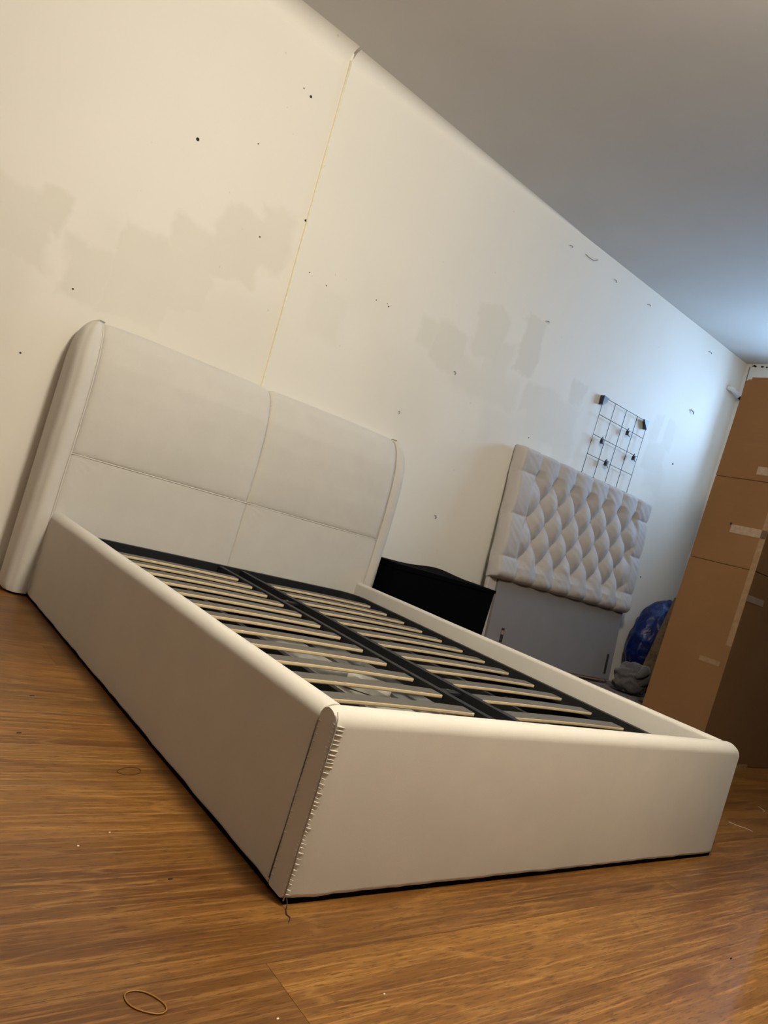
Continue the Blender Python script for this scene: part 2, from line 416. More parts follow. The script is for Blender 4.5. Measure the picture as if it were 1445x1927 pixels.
# screw holes, nails and hooks left in the wall
def hole(x, z, rr):
    bm = bmesh.new(); tube(bm, [(x, -0.0012, z), (x, 0.003, z)], rr, 10); obj('screw_hole', bm, M['hole'], wall)
for (x, z, rr) in [(0.167, 2.07, .0078), (0.57, 1.818, .0035), (0.605, 2.536, .0065), (0.56, 2.55, .003), (0.767, 1.999, .006), (1.373, 1.819, .004), (1.287, 1.818, .003), (1.36, 1.83, .0025), (4.316, 1.799, .008), (4.341, 0.882, .006), (-0.13, 1.248, .004), (-0.244, 0.927, .004), (2.696, 1.50, .004), (0.87, 1.78, .003), (0.98, 1.76, .003), (0.43, 2.20, .003)]:
    hole(x, z, rr)
def nail(x, z, ln, tilt, rr=0.0035):
    bm = bmesh.new()
    d = Vector((math.cos(tilt), 0, math.sin(tilt)))
    p = Vector((x, 0, z))
    tube(bm, [p + Vector((0, .003, 0)), p + Vector((0, -.012, 0)), p + Vector((0, -.02, 0)) + d * ln * .6, p + Vector((0, -.012, 0)) + d * ln], rr, 6)
    obj('nail', bm, M['nail'], wall, True)
for (x, z, ln, ti) in [(2.542, 2.731, .03, -.6), (3.037, 2.725, .035, -.5), (3.451, 2.731, .04, -.2), (2.535, 2.223, .035, -.1), (4.337, 2.725, .05, -.2), (4.33, 2.245, .075, -.45), (1.938, 1.665, .03, -1.2), (2.123, .832, .03, -1.5), (2.94, 1.28, .03, -1.6), (1.64, 1.32, .02, -1.6)]:
    nail(x, z, ln * .6, ti, .0019 if ln < .06 else .0034)
bm = bmesh.new(); tube(bm, [(2.70, -.002, 2.748), (2.74, -.014, 2.738), (2.78, -.01, 2.742), (2.83, -.002, 2.77)], .0016, 6)
obj('loose_wire', bm, M['nail'], wall, True)
# hairline crack down the far corner, and damp flecks at the corner top
bm = bmesh.new()
pts = []
for i in range(26):
    z = 2.82 - i * .1
    pts.append((-0.0, -0.035 + noise.noise(Vector((0, 3, z * 4))) * .008, z))
tube(bm, pts, [.0028 + .002 * abs(noise.noise(Vector((1, 2, z[2] * 9)))) for z in pts], 5)
for v in bm.verts: v.co.x += ROOM_X1 - .0005; v.co.y += .085
obj('corner_crack', bm, M['nail'], wr)
for k in range(12):
    bm = bmesh.new(); yy = .04 - .26 * random.random(); zz = CEIL - .012 - .03 * random.random() ** 2
    tube(bm, [(ROOM_X1 - .001, yy, zz), (ROOM_X1 - .001, yy - .01 - .02 * random.random(), zz - .006 * random.random())], .004 + .004 * random.random(), 6)
    obj('paint_chip', bm, M['hole'], wr)
# white pipe stub poking out at the corner
pipe = tag(empty('pipe_stub', (4.74, 0.055, 2.57)), 'short white pipe stub sticking out of the far wall corner above the carton', 'pipe')
bm = bmesh.new(); tube(bm, [(0, .035, .01), (.02, .0, 0), (.10, -.02, -.03)], .020, 14); obj('sleeve', bm, M['white_pipe'], pipe, True)
bm = bmesh.new(); tube(bm, [(.10, -.02, -.03), (.17, -.03, -.045)], .014, 10); obj('cable_end', bm, M['hole'], pipe, True)

# ceiling lamp above and left of the bed (gives the warm light)
lampo = tag(empty('ceiling_lamp', (LAMP[0], LAMP[1], CEIL)), 'round flush ceiling lamp with a lit opal glass dome', 'lamp')
bm = bmesh.new(); tube(bm, [(0, 0, 0), (0, 0, -.025)], .17, 32); obj('base_plate', bm, M['frame_white'], lampo)
lp = []
for k in range(5):
    lp.append((.155 * math.cos(k / 4 * 1.2), -.025 - .05 * math.sin(k / 4 * 1.2) / math.sin(1.2)))
bm = loft([[(a * math.cos(q * 2 * PI / 32), a * math.sin(q * 2 * PI / 32), z) for q in range(32)] for a, z in lp])
obj('glass_dome', bm, M['opal'], lampo, True)

# ------------------------------------------------------------------ the bed
W, L, H = 1.64, 2.088, 0.357
RT_, FT = 0.05, 0.057                       # rail and footboard thickness
bed = tag(empty('bed_frame', (0, 0, 0)), 'large cream velvet upholstered bed frame with bare wooden slats and no mattress', 'bed')
def wob(a, b=0.0, amp=.0012): return noise.noise(Vector((a * 5, b * 3, 2.3))) * amp

def rail(x0, x1, outer_left):
    """rail along y, padded round on top"""
    loops = []
    for i in range(41):
        y = -2.0305 + (2.0305 - 0.001) * i / 40
        e = min(1, (y + 2.0305) / .03) if i < 4 else 1
        ro, ri = .030, .014
        rs = (.010, .006, ri, ro) if outer_left else (.006, .010, ro, ri)
        a0, a1 = x0 + wob(y, 1), x1 + wob(y, 4)
        zb = .0075 + wob(y * 3, 7, .003)
        pr = rrect(a0, zb, a1, H + wob(y, 9), rs, 7)
        loops.append([(p[0], y, p[1]) for p in pr])
    return loft(loops)
for x0, x1, s in ((0, RT_, True), (W - RT_, W, False)):
    rl = auto(obj('side_rail', rail(x0, x1, s), M['fabric'], bed), 50)
    bm = bmesh.new(); box(bm, x0 + .004, -2.03, 0.0, x1 - .004, -.001, .009); obj('bottom_lining', bm, M['black_cloth'], rl)
    if s:
        bm = bmesh.new(); tube(bm, [(-.0005, -2.0300, .02), (-.0005, -2.0300, H - .035), (.0035, -2.0302, H - .018), (.012, -2.0304, H - .007)], .0016, 6)
        obj('corner_seam', bm, M['seam'], rl, True)
# footboard: lofted along x, right end rounded over at the top
loops = []
rr_ = .042
N = 70
for i in range(N + 1):
    u = i / N
    x = W * (u if u < .9 else .9 + .1 * math.sin((u - .9) / .1 * PI / 2))
    drop = 0; inset = 0
    if x > W - rr_:
        q = (x - (W - rr_)) / rr_; drop = rr_ * (1 - math.sqrt(max(0, 1 - q * q))) * .82
    if x > W - .016:
        q = (x - (W - .016)) / .016; inset = .016 * (1 - math.sqrt(max(0, 1 - q * q)))
    if x < .008:
        q = 1 - x / .008; drop = .005 * (1 - math.sqrt(max(0, 1 - q * q))); inset = .004 * (1 - math.sqrt(max(0, 1 - q * q)))
    zb = .008 + wob(x * 4, 2, .0035)
    rr2 = min(.030, .030)
    pr = rrect(-L + inset + wob(x, 3) , zb, -L + FT - inset * .3, H + .004 - drop, (.012, .006, .020, rr2), 8)
    loops.append([(x, p[0], p[1]) for p in pr])
fb = auto(obj('footboard', loft(loops), M['fabric'], bed), 50)
bm = bmesh.new(); box(bm, .006, -L + .005, 0, W - .010, -L + FT - .004, .010); obj('bottom_lining', bm, M['black_cloth'], fb)
# seam up the front-left corner with its gathers
seam_pts = [(.0006, -L + .0012, z) for z in (.010, .1, .2, .3)] + [(.0008, -L + .0016, H - .024), (.0014, -L + .0048, H - .010), (.0022, -L + .012, H - .0005)]
bm = bmesh.new(); tube(bm, seam_pts, .0014, 6); obj('corner_seam', bm, M['seam'], fb, True)
bm = bmesh.new()
z = .022
while z < H - .02:
    ln = .008 + .007 * random.random() + (.010 if z > .25 else 0)
    g = .0010 + .0007 * random.random() + (.0004 if z > .27 else 0)
    for sgn in (0, 1):
        n = 5; pp = []; rad = []
        for k in range(n + 1):
            q = k / n; rad.append(max(.0002, g * math.sin(PI * (1 - q) * .55 + .0) if q > 0 else g * .5))
            if sgn == 0: pp.append((.001 + q * ln, -L + .0004 + .0004 * q, z - q * .003))
            else: pp.append((-.0002 + .0012 * q, -L + .005 + q * ln * .55, z + q * .002))
        tube(bm, pp, rad, 6)
    z += .0065 + .0050 * random.random()
tag(obj('seam_gathers', bm, M['fabric'], fb, True), kind='stuff')
bm = bmesh.new()
z = .03
while z < H - .03:
    pp = [(-.0004 + .001 * q, -2.0335 - .010 * q, z + .001 * q) for q in (0, .5, 1)]
    tube(bm, pp, [.0016, .0012, .0003], 5)
    z += .010 + .006 * random.random()
tag(obj('rail_seam_gathers', bm, M['fabric'], fb, True), kind='stuff')
bm = bmesh.new()
tube(bm, [(.004, -L - .001, .018), (.006, -L - .006, .008), (.001, -L - .014, .0025), (-.004, -L - .024, .0015), (-.002, -L - .034, .0015), (-.012, -L - .045, .0015)], .0010, 5)
obj('loose_thread', bm, M['thread'], fb, True)

# headboard ----------------------------------------------------------
def yf(z):                                   # front face, rolling back towards the top
    pts = [(0, 0), (.75, .000), (.9, .010), (1.0, .026), (1.08, .054), (1.12, .080), (1.145, .105), (1.160, .135)]
    for (a, b_), (c_, d_) in zip(pts, pts[1:]):
        if z <= c_: return b_ + (d_ - b_) * (z - a) / (c_ - a)
    return pts[-1][1]
prof = [(0.0, .018)] + [(yf(z), z) for z in [.1 * k for k in range(1, 8)]] + [(yf(.75 + .025 * k), .75 + .025 * k) for k in range(0, 13)]
prof += [(.066, 1.102), (.082, 1.123), (.100, 1.140), (.122, 1.152), (.145, 1.156), (.165, 1.148), (.178, 1.130), (.183, 1.10)]
# resample along arc length
def resample(pf, n):
    d = [0]
    for a, b_ in zip(pf, pf[1:]): d.append(d[-1] + math.dist(a, b_))
    out = []
    for i in range(n + 1):
        s = d[-1] * i / n; k = 0
        while k < len(d) - 2 and d[k + 1] < s: k += 1
        q = (s - d[k]) / max(1e-9, d[k + 1] - d[k])
        out.append((pf[k][0] + (pf[k + 1][0] - pf[k][0]) * q, pf[k][1] + (pf[k + 1][1] - pf[k][1]) * q))
    return out
prof = resample(prof, 240)
for _ in range(6): prof = [prof[0]] + [tuple((prof[i - 1][k] + prof[i][k] * 2 + prof[i + 1][k]) / 4 for k in (0, 1)) for i in range(1, len(prof) - 1)] + [prof[-1]]
def pnorm(i):
    a = prof[max(0, i - 2)]; b_ = prof[min(len(prof) - 1, i + 2)]
    dy, dz = b_[0] - a[0], b_[1] - a[1]; q = math.hypot(dy, dz)
    return (-dz / q, dy / q)
SEAM_Z = .60
iseam = min((i for i in range(200) if prof[i][1] >= SEAM_Z))
bm = bmesh.new()
box(bm, .012, .03, .02, W - .012, .155, .9); box(bm, .012, .06, .9, W - .012, .165, 1.08)
hb = obj('headboard', bm, M['fabric'], bed)
def groove(d, wdt, dep):                     # soft tuck next to a seam
    return -dep * math.exp(-(d / wdt) ** 1.0)
def panel(x0, x1, i0, i1, upper):
    nu = 60; nv = (i1 - i0)
    def f(u, v):
        # denser near the edges
        uu = .5 - .5 * math.cos(PI * u); x = x0 + (x1 - x0) * (.35 * u + .65 * uu)
        i = i0 + v * (i1 - i0); k = min(len(prof) - 1, int(round(i))); y, z = prof[k]
        ny, nz = pnorm(k)
        dl, dr = x - x0, x1 - x
        dep = .011 if upper else .004
        db = abs(z - SEAM_Z)
        off = groove(min(dl, dr), .011 if upper else .006, dep) + (groove(db, .010, .0085) if upper else groove(db, .0016, .0012))
        if upper:
            sx = math.sin(PI * (x - x0) / (x1 - x0)) ** .5; sz = max(0, min(1, (z - SEAM_Z) / .2))
            off += .008 * sx * sz
        # little puckers where the seams meet
        pk = math.exp(-(min(dl, dr) / .05)) * math.exp(-(db / .05))
        off += pk * .0022 * math.sin(55 * math.atan2(db + .001, min(dl, dr) + .001) * .35)
        off += noise.noise(Vector((x * 3, z * 3, 5 if upper else 8))) * .0016
        return (x, y + ny * off, z + nz * off)
    bm, V = grid(nu, nv, f)
    # border skirts down into the core
    def back(co):
        c2 = co.copy(); c2.y = max(co.y, .0) + .03 if co.z < 1.0 else co.y + .0; 
        if co.z >= 1.0: c2.y += (.12 - co.y) * .5; c2.z -= .03
        return c2
    nu_, nv_ = nu, nv
    ring = [V[i][0] for i in range(nu_ + 1)] + [V[nu_][j] for j in range(1, nv_ + 1)] + [V[i][nv_] for i in range(nu_ - 1, -1, -1)] + [V[0][j] for j in range(nv_ - 1, 0, -1)]
    B = [bm.verts.new(back(v.co)) for v in ring]; n = len(ring)
    for k in range(n): bm.faces.new((ring[k], ring[(k + 1) % n], B[(k + 1) % n], B[k]))
    return auto(obj('upholstered_panel', bm, M['fabric'], hb), 70)
for a, b_ in ((.003, W / 2), (W / 2, W - .003)):
    panel(a, b_, 0, iseam, False); panel(a, b_, iseam, len(prof) - 1, True)
# side bolsters: rounded wings outside the front seams
def wing(sign, xs):
    loops = []
    zs = [.010, .014, .022, .034, .05] + [.05 + (.95 - .05) * k / 24 for k in range(1, 25)] + [.975, 1.0, 1.025, 1.05, 1.07, 1.09, 1.105, 1.118, 1.130, 1.140, 1.148, 1.154, 1.158, 1.1595]
    for z in zs:
        y0 = yf(z) + .001
        yb = .150 + .035 * min(1, z / .9)
        if z > .93:
            q = (z - .93) / (1.160 - .93); yb = .185 - .062 * (1 - math.sqrt(max(0, 1 - q ** 2.4)))
        y0 = min(y0, yb - .012)
        xo = .088
        if z < .04: xo -= .016 * (1 - math.sqrt(max(0, 1 - ((.04 - z) / .04) ** 2)))
        if z > .95:
            q = (z - .95) / (1.1605 - .95); xo = .088 * math.sqrt(max(.03, 1 - .97 * q ** 3.0)) 
        dpt = yb - y0
        bulge = .007
        loop = [(0.010, y0 + .03 if dpt > .06 else y0 + dpt * .5), (.002, y0 + min(.010, dpt * .3)), (-.001, y0 + .002)]
        # front face to outer side to back: superellipse from seam over to back
        for k in range(15):
            a = k / 14 * PI / 2
            ex = .62
            fx = math.sin(a) ** ex; fy = 1 - math.cos(a) ** ex
            loop.append((-.004 - (xo - .004) * fx, y0 - bulge * math.sin(min(1, k / 6) * PI) + min(.075, dpt * .55) * fy))
        ysd = loop[-1][1]
        for k in range(1, 5): loop.append((-xo + .001 * k / 4, ysd + (yb - .018 - ysd) * k / 4 if yb - .018 > ysd else ysd + .0005 * k))
        yl = loop[-1][1]
        for k in range(1, 6):
            a = k / 5 * PI / 2; rb = max(.001, yb - yl)
            loop.append((-xo + .002 + .018 * (1 - math.cos(a)), yl + rb * math.sin(a)))
        loop.append((.010, yb))
        loops.append([(xs - sign * 0 + (p[0] if sign < 0 else -p[0]), p[1] + wob(z, 3 + sign, .0015), z) for p in loop])
    return auto(obj('side_bolster', loft(loops), M['fabric'], hb), 75)
wing(-1, 0.0); wing(1, W)
for xs, s in ((0.0005, -1), (W - .0005, 1)):
    bm = bmesh.new()
    tube(bm, [(xs, prof[i][0] + pnorm(i)[0] * -.0020, prof[i][1] + pnorm(i)[1] * -.0020) for i in range(0, 232, 3)], .0038, 8)
    obj('piping', bm, M['fabric'], hb, True)
bm = bmesh.new(); tube(bm, [(.004 + (W - .008) * k / 20, .0004 + wob(k, 1, .0004), SEAM_Z + .0004) for k in range(21)], .0022, 8); obj('seam_light_bead', bm, M['fabric'], hb, True)  # bead added along the seam to catch light as a bright line
bm = bmesh.new(); box(bm, -.06, .03, 0, W + .06, .13, .020); obj('bottom_lining', bm, M['black_cloth'], hb)

# slat frame ------------------------------------------------------------
def zs(y): return .268 + .009 * (y + 1.8) / 1.5          # frame dips a little to the foot
sf_m = bmesh.new()
def ybar(bm, x0, x1, ya, yb, zt0, h, n=1):
    for k in range(n):
        a = ya + (yb - ya) * k / n; b_ = ya + (yb - ya) * (k + 1) / n
        vs_ = [bm.verts.new(p) for p in ((x0, a, zs(a) + zt0 - h), (x1, a, zs(a) + zt0 - h), (x1, b_, zs(b_) + zt0 - h), (x0, b_, zs(b_) + zt0 - h),
                                         (x0, a, zs(a) + zt0), (x1, a, zs(a) + zt0), (x1, b_, zs(b_) + zt0), (x0, b_, zs(b_) + zt0))]
        for f in ((0,3,2,1),(4,5,6,7),(0,1,5,4),(1,2,6,5),(2,3,7,6),(3,0,4,7)): bm.faces.new([vs_[i] for i in f])
# perimeter with rounded corners
def perim(x0, y0, x1, y1, r, wd):
    out = []
    for o_ in (0, wd):
        lp = rrect(x0 + o_, y0 + o_, x1 - o_, y1 - o_, (r, r, max(.01, r * 2.2 - o_), r), 8); out.append(lp)
    return out
po, pi_ = perim(.060, -2.018, W - .058, -.018, .05, .024)
n = len(po)
for zz in range(1):
    A = [sf_m.verts.new((p[0], p[1], zs(p[1]) + .016)) for p in po]; B = [sf_m.verts.new((p[0], p[1], zs(p[1]) + .016)) for p in pi_]
    A2 = [sf_m.verts.new((p[0], p[1], zs(p[1]) - .026)) for p in po]; B2 = [sf_m.verts.new((p[0], p[1], zs(p[1]) - .026)) for p in pi_]
    for k in range(n):
        q = (k + 1) % n
        sf_m.faces.new((A[k], A[q], B[q], B[k])); sf_m.faces.new((A2[k], A2[q], B2[q], B2[k])); sf_m.faces.new((A[k], A[q], A2[q], A2[k])); sf_m.faces.new((B[k], B[q], B2[q], B2[k]))
sf = obj('slat_frame', sf_m, M['steel'], bed)
for x0 in (.752, .868):
    bm = bmesh.new(); ybar(bm, x0, x0 + .024, -1.995, -.042, .012, .04); obj('centre_bar', bm, M['steel'], sf)
for x0 in (.40, 1.18):
    bm = bmesh.new(); ybar(bm, x0, x0 + .022, -1.995, -.042, -.030, .030); obj('bearer', bm, M['steel'], sf)
for yy in (-.57, -1.56):
    bm = bmesh.new(); box(bm, .776, yy - .018, zs(yy) - .004, .868, yy + .018, zs(yy) + .004); obj('cross_bracket', bm, M['steel'], sf)
    bm = bmesh.new(); tube(bm, [(.822, yy, zs(yy) + .003), (.822, yy, zs(yy) + .008)], .006, 8); obj('bolt', bm, M['brass'], sf)
# slats
def slat_mesh():
    bm = bmesh.new(); LN, WD, T = .60, .052, .0115
    n = 12; rings_ = []
    for i in range(n + 1):
        x = LN * i / n; z0 = .003 * math.sin(PI * i / n)
        pr = rrect(-WD / 2, z0 - T, WD / 2, z0, (.003, .003, .003, .003), 2)
        rings_.append([bm.verts.new((x, p[0], p[1])) for p in pr])
    m_ = len(rings_[0])
    for A, B in zip(rings_, rings_[1:]):
        for k in range(m_):
            f = bm.faces.new((A[k], A[(k + 1) % m_], B[(k + 1) % m_], B[k]))
    bm.faces.new(rings_[0]); bm.faces.new(rings_[-1])
    bmesh.ops.recalc_face_normals(bm, faces=bm.faces)
    for f in bm.faces: f.material_index = 1 if f.normal.z > .75 else 0
    me = bpy.data.meshes.new('slat'); bm.to_mesh(me); bm.free(); me.materials.append(M['birch']); me.materials.append(M['slat_top']); 
    return me
sm = slat_mesh()
for k in range(12):
    y = -.252 - .1345 * k
    for x0 in (.140, .900):
        o = bpy.data.objects.new('slat', sm); C.objects.link(o); o.parent = sf; o.location = (x0, y + random.uniform(-.002, .002), zs(y) + .008)
cap_m = bevbox(-.022, -.038, -.014, .014, .038, .004, .003, 1); me_cap = bpy.data.meshes.new('slat_holder'); cap_m.to_mesh(me_cap); cap_m.free(); me_cap.materials.append(M['steel'])
for k in range(12):
    y = -.252 - .1345 * k
    for x0, s in ((.135, 1), (.893, 1)):
        o = bpy.data.objects.new('slat_holder', me_cap); C.objects.link(o); o.parent = sf; o.location = (x0, y, zs(y) + .006)
# inside of the storage box: black boards added to darken the space below the slats, cloth-covered base boards
bm = bmesh.new()
box(bm, RT_ + .001, -.012, .03, W - RT_ - .001, -.004, .262); box(bm, RT_ + .001, -2.03, .03, RT_ + .006, -.012, .258); box(bm, W - RT_ - .006, -2.03, .03, W - RT_ - .001, -.012, .268)
box(bm, RT_ + .006, -2.03, .03, W - RT_ - .006, -2.024, .25)
obj('inner_dark_boards', bm, M['black_cloth'], bed)
bm = bmesh.new(); box(bm, RT_, -2.029, .018, W - RT_, -.004, .03); obj('storage_base', bm, M['black_cloth'], bed)
def cloth_board(x0, x1, y0, y1, mat):
    def f(u, v):
        return (x0 + (x1 - x0) * u, y0 + (y1 - y0) * v, .062 + noise.noise(Vector((u * 6 + x0 * 9, v * 14, 1))) * .004)
    bm, V = grid(12, 30, f); skirt(bm, V, lambda c: Vector((c.x, c.y, .031)))
    return auto(obj('base_board', bm, mat, bed), 50)
cloth_board(.075, .40, -1.95, -.30, M['base_fab']); cloth_board(.47, .78, -1.95, -.30, M['base_fab'])
cloth_board(.80, 1.13, -1.95, -.30, M['base_pale']); cloth_board(1.17, 1.53, -1.95, -.30, M['base_fab'])
# folded pale packing and fittings lying in the right half
for (x, y, a, w_, d_) in ((1.00, -1.72, .3, .20, .16), (.98, -1.38, -.4, .16, .13), (1.05, -.95, .8, .15, .18)):
    def f(u, v): return ((u - .5) * w_, (v - .5) * d_, .012 + .022 * abs(math.sin(u * 7 + v * 2)) + noise.noise(Vector((u * 4, v * 4, x))) * .012)
    bm, V = grid(14, 14, f); skirt(bm, V, lambda c: Vector((c.x, c.y, 0.0)))
    o = tag(obj('packing_sheet', bm, M['base_pale']), {0: 'crumpled pale grey packing sheet under the slats nearest the footboard', 1: 'crumpled pale grey packing sheet under the middle right slats', 2: 'crumpled pale grey packing sheet furthest from the footboard under the right slats'}[0 if y < -1.5 else 1 if y < -1.2 else 2], 'packing', 'packing sheets under the slats')
    o.location = (x, y, .067); o.rotation_euler = (0, 0, a)
bm, V = grid(10, 10, lambda u, v: ((u - .5) * .16, (v - .5) * .10, .010 + .012 * abs(noise.noise(Vector((u * 5, v * 5, 3)))))); skirt(bm, V, lambda c: Vector((c.x, c.y, 0)))
o = tag(auto(obj('cloth', bm, M['yellow'])), 'small yellow cloth lying under the right hand slats', 'cloth'); o.location = (1.33, -1.22, .067)
for (x, y, a) in ((1.18, -1.60, .35), (1.30, -1.25, -.2)):
    gs = empty('gas_strut', (0, 0, 0)); bpy.data.objects.remove(gs)
    bm = bmesh.new(); tube(bm, [(x, y, .14), (x + .16 * math.cos(a), y + .16 * math.sin(a), .19)], .011, 10)
    g = obj('gas_strut', bm, M['steel'], bed, True)
    bm = bmesh.new(); tube(bm, [(x - .012, y, .136), (x - .07 * math.cos(a), y - .07 * math.sin(a), .115)], .004, 8); obj('rod', bm, M['brass'], g, True)
    bm = bmesh.new(); box(bm, x - .09, y - .02, .064, x - .06, y + .02, .125); obj('strut_bracket', bm, M['brass'], g)

# ------------------------------------------------------------------ tufted headboard leaning on the wall
TH = tag(empty('tufted_headboard', (0, 0, 0)), 'cream button-tufted headboard with a plain lower board leaning against the wall', 'headboard')
# local frame: x along wall, y = depth (0 back face, negative to the room), z up the board
LEAN = math.radians(5.6)
TX0, TWD, TZ0 = 2.580, 1.468, .076
tw = wallM @ Matrix.Translation((TX0, -.150, TZ0)) @ Matrix.Rotation(-LEAN, 4, 'X')
TH.matrix_world = tw
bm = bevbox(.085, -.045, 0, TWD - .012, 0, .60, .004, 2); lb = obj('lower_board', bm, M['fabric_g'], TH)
bm = bmesh.new(); box(bm, .09, -.040, -.012, TWD - .05, -.006, .002); obj('timber_edge', bm, M['wood_raw'], TH)
bm = bmesh.new(); box(bm, .205, -.0462, .115, .232, -.040, .205); obj('bolt_slot', bm, M['slot'], lb)
bm = bmesh.new(); box(bm, .207, -.0468, .165, .228, -.045, .190); obj('bolt_plate', bm, M['wood_raw'], lb)
bm = bmesh.new(); box(bm, 1.372, -.0462, .040, 1.397, -.040, .185); obj('bolt_slot', bm, M['slot'], lb)
# padded top: z from ZB to ZT
ZB, ZT, DEP = .505, 1.345, .108
DU, DV = .1845, .1355
BU0 = .182                                     # first button of the wide rows
ROWS = [ZT - .158 - DV * k for k in range(5)]   # rows 0,2,4 hold seven buttons, 1,3 six
def tuft(x, z):
    vt, vb = ROWS[0], ROWS[4]
    ul, ur = BU0, BU0 + 6 * DU
    s = (x - BU0) / DU; v = (vt - z) / DV
    Hh = .052
    def cell(s_, v_):
        p = abs(math.sin(PI * (s_ + v_ / 2))); q = abs(math.sin(PI * (s_ - v_ / 2)))
        return p, q
    vc = min(4, max(0, v)); sc = min(6, max(0, s))
    p, q = cell(s, vc)
    inner = (.72 * (p * q) ** .5 + .28 * (p + q) / 2)
    # top and bottom borders: vertical pleats from the outer rows
    if v < 0 or v > 4:
        d = (-v if v < 0 else v - 4) * DV
        pl = abs(math.sin(PI * s)) if 0 <= s <= 6 else (1 if False else abs(math.sin(PI * max(-.5, min(.5, s if s < 0 else s - 6)))))
        k = min(1, d / .05)
        edge = .50 * pl ** .6 + .50
        val = inner * (1 - k) + edge * k
    else: val = inner
    if s < 0 or s > 6:
        d = (-s if s < 0 else s - 6) * DU
        vv = v
        hp = abs(math.sin(PI * vv / 2)) if -0.0 <= vv <= 4 else 1.0
        if vv < 0: hp = min(1, abs(math.sin(PI * max(-.5, vv / 2))))
        if vv > 4: hp = min(1, abs(math.sin(PI * min(.5, (vv - 4) / 2))))
        k = min(1, d / .07); k = k * k * (3 - 2 * k)
        edge = .45 * hp ** .45 + .55
        val = val * (1 - k) + edge * k
    # fine drag wrinkles running out of the buttons
    wr_ = noise.noise(Vector((x * 26 + z * 30, z * 7 - x * 5, 3.1))) * .0028 + noise.noise(Vector((x * 70 - z * 40, z * 20, 1.1))) * .0013
    return Hh * val + wr_
NX, NZ = 230, 140
def edge_round(d, r):
    return 0 if d >= r else r - math.sqrt(max(0, r * r - (r - d) ** 2))
def tf(u, v):
    # pack grid lines at the outer edges
    def pk(t): return t
    x = TWD * pk(u); z = ZB + (ZT - ZB) * pk(v)
    y = -(DEP - .052) - tuft(x, z)
    y += edge_round(x, .022) + edge_round(TWD - x, .030) + edge_round(ZT - z, .034) + edge_round(z - ZB, .055) * .9
    return (x, y, z)
bm, V = grid(NX, NZ, tf)
# sides follow back to the wall face
ring = [V[i][0] for i in range(NX + 1)] + [V[NX][j] for j in range(1, NZ + 1)] + [V[i][NZ] for i in range(NX - 1, -1, -1)] + [V[0][j] for j in range(NZ - 1, 0, -1)]
prev = ring
for (q, swell) in ((.30, .004), (.6, .006), (.85, .004), (1.0, 0)):
    cur = []
    for v in ring:
        co = v.co.copy(); cx, cz = co.x - TWD / 2, co.z - (ZB + ZT) / 2
        out = Vector((0, 0, 0))
        zrow = (ROWS[0] - co.z) / DV
        pl = (abs(math.sin(PI * zrow / 2)) if abs(cx) > TWD / 2 - .002 else abs(math.sin(PI * (co.x - BU0) / DU))) ** .35
        if abs(cx) > TWD / 2 - .002: out.x = math.copysign(swell * pl - .004 * (1 - pl), cx)
        if abs(cz) > (ZT - ZB) / 2 - .002: out.z = math.copysign(swell * pl - .002 * (1 - pl), cz)
        y = co.y * (1 - q)
        if co.z < ZB + .002 and .09 < co.x < TWD - .02: y = min(y, -.046)
        cur.append(bm.verts.new((co.x + out.x, y, co.z + out.z)))
    n = len(ring)
    for k in range(n): bm.faces.new((prev[k], prev[(k + 1) % n], cur[(k + 1) % n], cur[k]))
    prev = cur
bm.faces.new(prev)
pad = auto(obj('tufted_pad', bm, M['fabric_t'], TH), 80)
bme = None
for rI, zr in enumerate(ROWS):
    for k in range(7 if rI % 2 == 0 else 6):
        x = BU0 + (k + (0 if rI % 2 == 0 else .5)) * DU
        if bme is None:
            b2 = bmesh.new(); bmesh.ops.create_uvsphere(b2, u_segments=10, v_segments=6, radius=.009)
            for v in b2.verts: v.co.y *= .5
            bme = bpy.data.meshes.new('button'); b2.to_mesh(bme); b2.free(); bme.materials.append(M['fabric_t'])
            for p_ in bme.polygons: p_.use_smooth = True
        o = bpy.data.objects.new('button', bme); C.objects.link(o); o.parent = pad; o.location = (x, -(DEP - .052) - .002, zr)
# narrow side strip that shows below the pad at the left, behind the board
bm = bevbox(.004, -.030, .0, .082, 0, .52, .004, 1); obj('side_strip', bm, M['fabric_t'], TH)

# ------------------------------------------------------------------ wire grid on the wall
WG = tag(empty('wire_grid', (0, 0, 0)), 'black wire photo grid with small clips hung on the wall above the tufted headboard', 'wire grid')
WG.matrix_world = wallM
gx0, gx1, gz0, gz1, gy = 3.262, 3.815, 1.432, 1.975, -.030
bm = bmesh.new(); tube(bm, [(gx0, gy, gz0), (gx1, gy, gz0), (gx1, gy, gz1), (gx0, gy, gz1)], .0027, 6, closed=True); obj('outer_wire', bm, M['wire'], WG, True)
for k in (1, 2, 3):
    x = gx0 + (gx1 - gx0) * k / 4; bm = bmesh.new(); tube(bm, [(x, gy, gz0), (x, gy, gz1)], .0020, 6); obj('wire', bm, M['wire'], WG, True)
for z in (1.850, 1.708, 1.568):
    bm = bmesh.new(); tube(bm, [(gx0, gy - .003, z), (gx1, gy - .003, z)], .0020, 6); obj('wire', bm, M['wire'], WG, True)
for x, s in ((gx0, 1), (gx1, -1)):
    bm = bmesh.new()
    A = [bm.verts.new(p) for p in ((x - .006 * s, gy - .006, gz1 + .012), (x + .055 * s, gy - .006, gz1 + .006), (x - .004 * s, gy - .006, gz1 - .055))]
    B = [bm.verts.new(p) for p in ((x - .006 * s, 0.0, gz1 + .012), (x + .055 * s, gy + .006, gz1 + .006), (x - .004 * s, 0.0, gz1 - .055))]
    bm.faces.new(A); bm.faces.new(B)
    for k in range(3): bm.faces.new((A[k], A[(k + 1) % 3], B[(k + 1) % 3], B[k]))
    obj('corner_bracket', bm, M['bracket'], WG)
